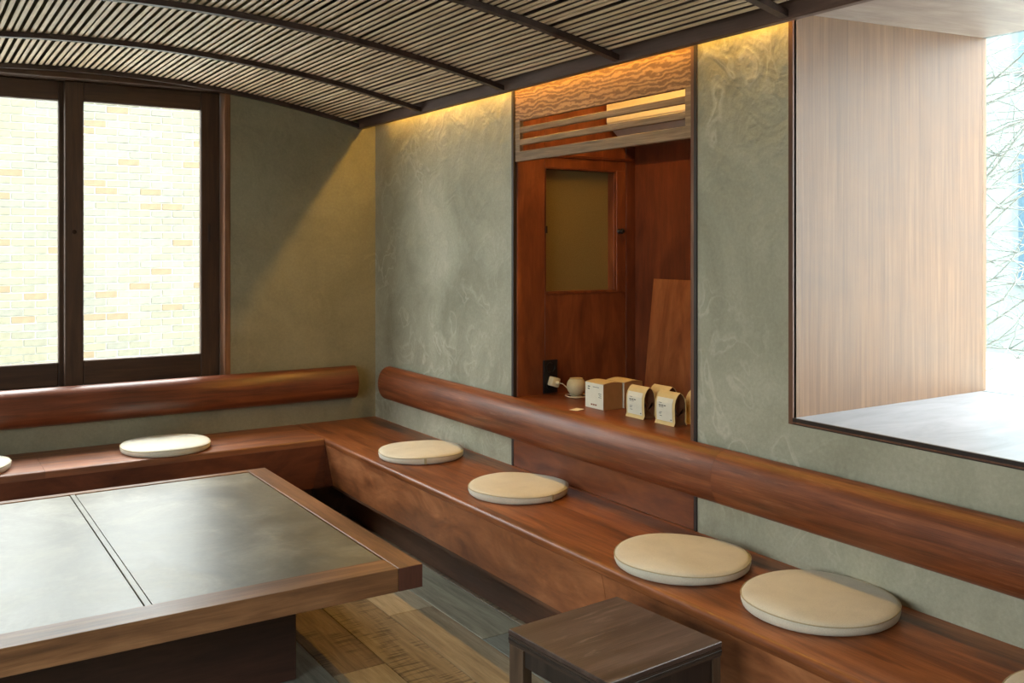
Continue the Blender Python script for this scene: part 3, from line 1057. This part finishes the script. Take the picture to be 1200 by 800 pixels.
obj('bottom_board', B(XF + 0.045, XW - 0.002, YE, YW - 0.002, 0.176, 0.187), M['kick'], bR)
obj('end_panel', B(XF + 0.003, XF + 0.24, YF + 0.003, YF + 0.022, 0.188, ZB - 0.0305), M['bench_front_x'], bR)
obj('end_kick_board', B(XF + 0.003, 1.879, YF + 0.16, YF + 0.18, 0.0005, 0.175), M['kick'], bR)
obj('kick_board', B(1.880, 1.900, YE, YW - 0.002, 0.0005, 0.176), M['kick'], bR)

bB = thing('wooden_bench', 'reddish-brown wall bench below the sliding window', 'bench', (0.0, 4.55, 0.0))
XBL = -2.4
yn = YF
def bprof(y0, y1, round_front):
    if not round_front:
        return [(y0, ZB - 0.03), (y0, ZB), (y1, ZB), (y1, ZB - 0.03)]
    p = [(y1, ZB - 0.03), (y1, ZB)]
    for i in range(6):
        a = PI / 2 + (PI / 2) * i / 5
        p.append((y0 + 0.008 + 0.008 * math.cos(a), ZB - 0.008 + 0.008 * math.sin(a)))
    p.append((y0, ZB - 0.03))
    return p
obj('seat_board', prism(bmesh.new(), bprof(yn, YW - 0.001, True), 'x', XBL, 0.500), M['bench_x'], bB)
obj('seat_board', prism(bmesh.new(), bprof(4.464, YW - 0.001, False), 'x', 0.5012, XF - 0.0005), M['bench_x'], bB)
obj('seat_board', prism(bmesh.new(), bprof(yn, 4.463, True), 'x', 0.5012, XF - 0.0005), M['bench_x'], bB)
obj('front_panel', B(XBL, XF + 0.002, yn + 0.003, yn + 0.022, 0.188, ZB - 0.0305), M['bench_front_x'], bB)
obj('bottom_board', B(XBL, XF - 0.001, yn + 0.023, YW - 0.002, 0.188, 0.199), M['kick'], bB)
obj('kick_board', B(XBL, XF - 0.001, yn + 0.16, yn + 0.18, 0.0005, 0.187), M['kick'], bB)

# backrests
def rest_profile(n=18, d=0.068, h=0.0865):
    return [(-d * math.cos(PI * (i / n - 0.5)) ** 0.85 if 0 < i < n else 0.0, h * math.sin(PI * (i / n - 0.5))) for i in range(n + 1)]


def backrest(name, label, axis, segs, wall, zc, mats, loc, brackets):
    t = thing(name, label, 'backrest', loc)
    pr = rest_profile()
    for a, b in segs:
        bm = bmesh.new()
        prism(bm, [(wall - 0.016 + p, zc + z) for p, z in pr], axis, a, b)
        obj('rail', bm, mats, t, 'auto')
    for k in brackets:
        if axis == 'y':
            bm = B(wall - 0.017, wall - 0.0005, k - 0.03, k + 0.03, zc - 0.05, zc + 0.05)
        else:
            bm = B(k - 0.03, k + 0.03, wall - 0.017, wall - 0.0005, zc - 0.05, zc + 0.05)
        obj('bracket', bm, M['edge_dark'], t)
    return t


backrest('bench_backrest', 'long rounded wooden backrest rail on the right wall, in front of the alcove', 'y',
         [(2.1285, 4.555), (-1.2, 2.1275)], XW, 0.630, M['rest_y'], (XW, 2.0, 0.54), (4.3, 3.6, 1.95, 0.8, -0.6))
backrest('bench_backrest', 'rounded wooden backrest rail below the sliding window', 'x',
         [(-2.4, 2.048)], YW, 0.622, M['rest_x'], (0.0, YW, 0.53), (1.85, 0.6, -0.6, -1.9))

# ------------------------------------------------------------------ cushions
def cushion_mesh(bm, r, h, seed):
    rr = random.Random(seed)
    prof = [(0, 0.0005), (r * 0.6, 0.0005), (r - 0.010, 0.001), (r - 0.003, 0.006), (r, h * 0.45), (r - 0.001, h - 0.009), (r - 0.004, h - 0.005),
            (r - 0.012, h - 0.002), (r * 0.86, h), (r * 0.6, h + 0.002), (r * 0.3, h + 0.003), (0, h + 0.003)]
    lathe(bm, prof, 56)
    ph = [rr.uniform(0, 6.28) for _ in range(4)]
    for v in bm.verts:
        a = math.atan2(v.co.y, v.co.x)
        q = 1 + 0.008 * math.sin(2 * a + ph[0]) + 0.005 * math.sin(3 * a + ph[1]) + 0.002 * math.sin(7 * a + ph[2])
        v.co.x *= q
        v.co.y *= q
        if v.co.z > 0.01:
            v.co.z += 0.0025 * math.sin(3 * a + ph[3]) * min(1, math.hypot(v.co.x, v.co.y) / r)
    return ph


def cushion(loc, label, r, rz, seed, tabang=None):
    t = thing('seat_cushion', label, 'cushion', loc, rz, 'round seat cushions on the benches')
    bm = bmesh.new()
    h = 0.035
    ph = cushion_mesh(bm, r, h, seed)
    obj('pad', bm, M['cushion'], t, True, local=True)
    bm = bmesh.new()
    for zz, dr in ((h - 0.0075, 0.0005),):
        pts = []
        n = 56
        for i in range(n + 1):
            a = 2 * PI * i / n
            q = 1 + 0.008 * math.sin(2 * a + ph[0]) + 0.005 * math.sin(3 * a + ph[1]) + 0.002 * math.sin(7 * a + ph[2])
            pts.append(((r + dr - 0.001) * q * math.cos(a), (r + dr - 0.001) * q * math.sin(a), zz + 0.0025 * math.sin(3 * a + ph[3])))
        tube(bm, pts, 0.0016, 6)
    obj('piping', bm, M['piping'], t, True, local=True)
    if tabang is not None:
        a = tabang - rz
        bm = B(r - 0.002, r + 0.003, -0.005, 0.005, 0.004, h - 0.006, bev=0.001)
        bmesh.ops.rotate(bm, verts=bm.verts, cent=(0, 0, 0), matrix=Matrix.Rotation(a, 3, 'Z'))
        obj('tab', bm, M['piping'], t, local=True)
    return t


cushion((1.940, 3.760, ZB), 'cushion on the right bench nearest the room corner', 0.189, 0.3, 1, math.radians(-112))
cushion((1.960, 3.005, ZB), 'cushion on the right bench just below the alcove', 0.189, 1.1, 2, math.radians(-82))
cushion((1.922, 2.070, ZB), 'cream cushion on the right bench directly behind the dark stool', 0.196, 2.2, 3)
cushion((1.985, 1.628, ZB), 'large cushion on the right bench with a straight shadow across its back', 0.196, 2.9, 4)
cushion((1.975, 0.915, ZB), 'cushion cut off at the lower right corner of the photo', 0.196, 0.9, 5)
cushion((1.021, 4.520, ZB), 'whole pale cushion on the bench below the sliding window', 0.196, 0.5, 6)
cushion((0.195, 4.510, ZB), 'cushion on the window bench cut off at the left edge', 0.196, 1.9, 7)

# ------------------------------------------------------------------ low table
tb = thing('low_table', 'low square wooden table with two grey stone panels set in its top', 'table', (0.56, 3.30, 0.0))
TX0, TX1, TY0_, TY1_, TZ, TT = -0.21, 1.326, 2.562, 4.040, 0.39, 0.070
rb = 0.080
fr = 0.100
obj('front_rail', B(TX0 + rb, TX1 - rb, TY0_, TY0_ + fr, TZ - TT, TZ, bev=0.0015), M['table_x'], tb)
obj('back_rail', B(TX0 + rb, TX1 - rb, TY1_ - 0.035, TY1_, TZ - TT, TZ, bev=0.0015), M['table_x'], tb)
obj('side_rail', B(TX1 - rb + 0.0005, TX1, TY0_, TY1_, TZ - TT, TZ, bev=0.0015), M['table_y'], tb)
obj('side_rail', B(TX0, TX0 + rb - 0.0005, TY0_, TY1_, TZ - TT, TZ, bev=0.0015), M['table_y'], tb)
obj('end_grain', B(TX1 - rb + 0.001, TX1 - 0.001, TY0_ - 0.0015, TY0_ + 0.001, TZ - TT + 0.001, TZ - 0.001), M['table_end'], tb)
obj('stone_panel', B(0.568, TX1 - rb - 0.004, TY0_ + fr + 0.003, TY1_ - 0.038, TZ - 0.03, TZ - 0.003, bev=0.001), M['stone'], tb)
obj('stone_panel', B(TX0 + rb + 0.004, 0.546, TY0_ + fr + 0.003, TY1_ - 0.038, TZ - 0.03, TZ - 0.003, bev=0.001), M['stone'], tb)
obj('divider_strip', B(0.5485, 0.5655, TY0_ + fr + 0.001, TY1_ - 0.036, TZ - 0.03, TZ - 0.0015, bev=0.001), M['stone'], tb)
obj('sub_top', B(TX0 + rb, TX1 - rb, TY0_ + fr, TY1_ - 0.036, TZ - TT + 0.005, TZ - 0.031), M['table_base'], tb)
obj('base', B(TX0 + 0.285, 1.035, 2.85, 3.755, 0.001, TZ - TT, bev=0.003), M['table_base'], tb)

# ------------------------------------------------------------------ stool
st = thing('wooden_stool', 'dark worn square plywood stool in front of the bench', 'stool', (1.432, 1.778, 0.0), math.radians(4.0))
hs, ZS = 0.180, 0.42
obj('seat', B(-hs, hs, -hs, hs, ZS - 0.012, ZS, bev=0.0015), M['stool'], st, local=True)
obj('seat_layer', B(-hs + 0.001, hs - 0.001, -hs + 0.001, hs - 0.001, ZS - 0.019, ZS - 0.0125), M['ply_edge'], st, local=True)
obj('seat_layer', B(-hs, hs, -hs, hs, ZS - 0.026, ZS - 0.0195, bev=0.0005), M['stool_dark'], st, local=True)
obj('seat_layer', B(-hs + 0.001, hs - 0.001, -hs + 0.001, hs - 0.001, ZS - 0.033, ZS - 0.0265), M['ply_edge'], st, local=True)
for sx in (-1, 1):
    for sy in (-1, 1):
        x0, x1 = sorted((sx * (hs - 0.002), sx * (hs - 0.030)))
        y0, y1 = sorted((sy * (hs - 0.002), sy * (hs - 0.056)))
        obj('leg', B(x0, x1, y0, y1, 0.001, ZS - 0.0335, bev=0.0015), M['stool_leg'], st, local=True)
for sx in (-1, 1):
    x0, x1 = sorted((sx * (hs - 0.008), sx * (hs - 0.026)))
    obj('apron', B(x0, x1, -hs + 0.057, hs - 0.057, ZS - 0.075, ZS - 0.0335), M['stool_dark'], st, local=True)
for sy in (-1, 1):
    y0, y1 = sorted((sy * (hs - 0.006), sy * (hs - 0.024)))
    obj('apron', B(-hs + 0.031, hs - 0.031, y0, y1, ZS - 0.10, ZS - 0.0335), M['stool_dark'], st, local=True)

# ------------------------------------------------------------------ outside: brick wall behind the sliding window
YBK = 10.8
struct('ground', B(-14, 30, -14, 30, -0.25, -0.16), M['ground'])
wb = struct('wall_brick', B(-4.0, 8.0, YBK + 0.001, YBK + 0.2, -0.16, 3.2), M['mortar'])
bl, bh, px_, pz_ = 0.213, 0.066, 0.225, 0.0785
rb_ = random.Random(11)
bricks = []
for r in range(int(3.3 / pz_)):
    z = -0.14 + r * pz_
    sh_ = (0.0, 0.5)[r % 2] * px_
    x = -3.9 + sh_
    while x + bl < 8.0:
        v = max(visible(x + bl / 2, YBK, z + bh / 2), 0)
        u = 600 + 1113 * ((x + bl / 2) * math.cos(YAW) - YBK * math.sin(YAW)) / ((x + bl / 2) * math.sin(YAW) + YBK * math.cos(YAW))
        vv = 288 - 1113 * (z + bh / 2 - H) / ((x + bl / 2) * math.sin(YAW) + YBK * math.cos(YAW))
        inside = (-8 < u < 78 or 92 < u < 244) and 112 < vv < 430
        bricks.append((0 if inside else 1, abs(u - 120) + abs(vv - 270), x, z))
        x += px_
bricks.sort()
bmesh_by = {}
for i in range(5):
    for j in range(2):
        b_ = B(0, bl, -0.008 - 0.004 * j, 0.02, 0, bh, bev=0.003)
        me = bpy.data.meshes.new('brick')
        b_.to_mesh(me)
        b_.free()
        me.materials.append(M['brick%d' % i])
        bmesh_by[(i, j)] = me
cw = [0, 0, 0, 1, 1, 2, 2, 2, 3, 4, 4]
far = bmesh.new()
for n_, (q, d_, x, z) in enumerate(bricks):
    if n_ < 300:
        o = bpy.data.objects.new('brick', bmesh_by[(rb_.choice(cw), rb_.randint(0, 1))])
        COL.objects.link(o)
        o.parent = wb
        o.location = (x, YBK, z)
        o.rotation_euler = (rb_.uniform(-0.02, 0.02), 0, rb_.uniform(-0.006, 0.006))
    else:
        box(far, x, x + bl, YBK - 0.010, YBK + 0.02, z, z + bh)
o = obj('outer_bricks', far, M['brick0'], wb)
o['kind'] = 'stuff'

# ------------------------------------------------------------------ outside: bare tree and pale building beyond the bay
tree = thing('bare_tree', 'leafless tree with tangled thin branches outside the bay window', 'tree', (4.75, 3.45, -0.16))
rt = random.Random(21)
bm = bmesh.new()
tp = [(4.75, 3.45, -0.16), (4.74, 3.44, 0.5), (4.77, 3.40, 1.1), (4.72, 3.36, 1.7), (4.76, 3.30, 2.4), (4.72, 3.2, 3.2)]
tube(bm, tp, [0.045, 0.04, 0.034, 0.03, 0.022, 0.012], 10)
obj('trunk', bm, M['bark'], tree, True)
tw = bmesh.new()


def grow(p, d, L, r, n):
    pts = [Vector(p)]
    d = Vector(d).normalized()
    for i in range(n):
        d = (d + Vector((rt.uniform(-0.28, 0.28), rt.uniform(-0.28, 0.28), rt.uniform(-0.2, 0.22)))).normalized()
        pts.append(pts[-1] + d * L / n)
    return pts, [r * (1 - 0.75 * i / n) for i in range(n + 1)]


for k in range(60):
    z0 = 0.25 + 2.7 * k / 60
    i = min(len(tp) - 2, int(z0 / 0.65))
    a = rt.uniform(0, 2 * PI) if k % 3 else rt.uniform(-2.2, -0.7)
    p0 = Vector(tp[i]).lerp(Vector(tp[i + 1]), min(1, max(0, (z0 - tp[i][2]) / (tp[i + 1][2] - tp[i][2]))))
    pts, rad = grow(p0, (math.cos(a), math.sin(a), rt.uniform(0.1, 0.7)), rt.uniform(1.0, 1.8), rt.uniform(0.006, 0.012), 8)
    pts = [p if p.x > 3.3 else Vector((3.3 + (3.3 - p.x) * 0.3, p.y, p.z)) for p in pts]
    bm = bmesh.new()
    tube(bm, pts, rad, 6)
    br = obj('branch', bm, M['bark'], tree, True)
    for q in range(16):
        j = rt.randint(1, 7)
        aa = rt.uniform(0, 2 * PI)
        p2, r2 = grow(pts[j], (math.cos(aa), math.sin(aa), rt.uniform(-0.3, 0.8)), rt.uniform(0.3, 0.8), 0.0035, 6)
        p2 = [p if p.x > 3.25 else Vector((3.25 + (3.25 - p.x) * 0.3, p.y, p.z)) for p in p2]
        tube(tw, p2, r2, 4)
o = obj('twigs', tw, M['bark'], tree, True)
o['kind'] = 'stuff'

bd = thing('building', 'pale building with tall windows beyond the bare tree', 'building', (13.0, 8.0, -0.16))
obj('wall', B(13.0, 14.0, 0.0, 16.0, -0.16, 6.5), M['facade'], bd)
for r in range(2):
    for k in range(6):
        y0 = 1.2 + k * 2.4
        z0 = 0.8 + r * 2.9
        f = obj('window_frame', B(12.94, 12.999, y0, y0 + 1.3, z0, z0 + 1.9, bev=0.01), M['facade_frame'], bd)
        obj('pane', B(12.93, 12.939, y0 + 0.08, y0 + 0.61, z0 + 0.08, z0 + 1.82), M['facade_glass'], f)
        obj('pane', B(12.93, 12.939, y0 + 0.69, y0 + 1.22, z0 + 0.08, z0 + 1.82), M['facade_glass'], f)
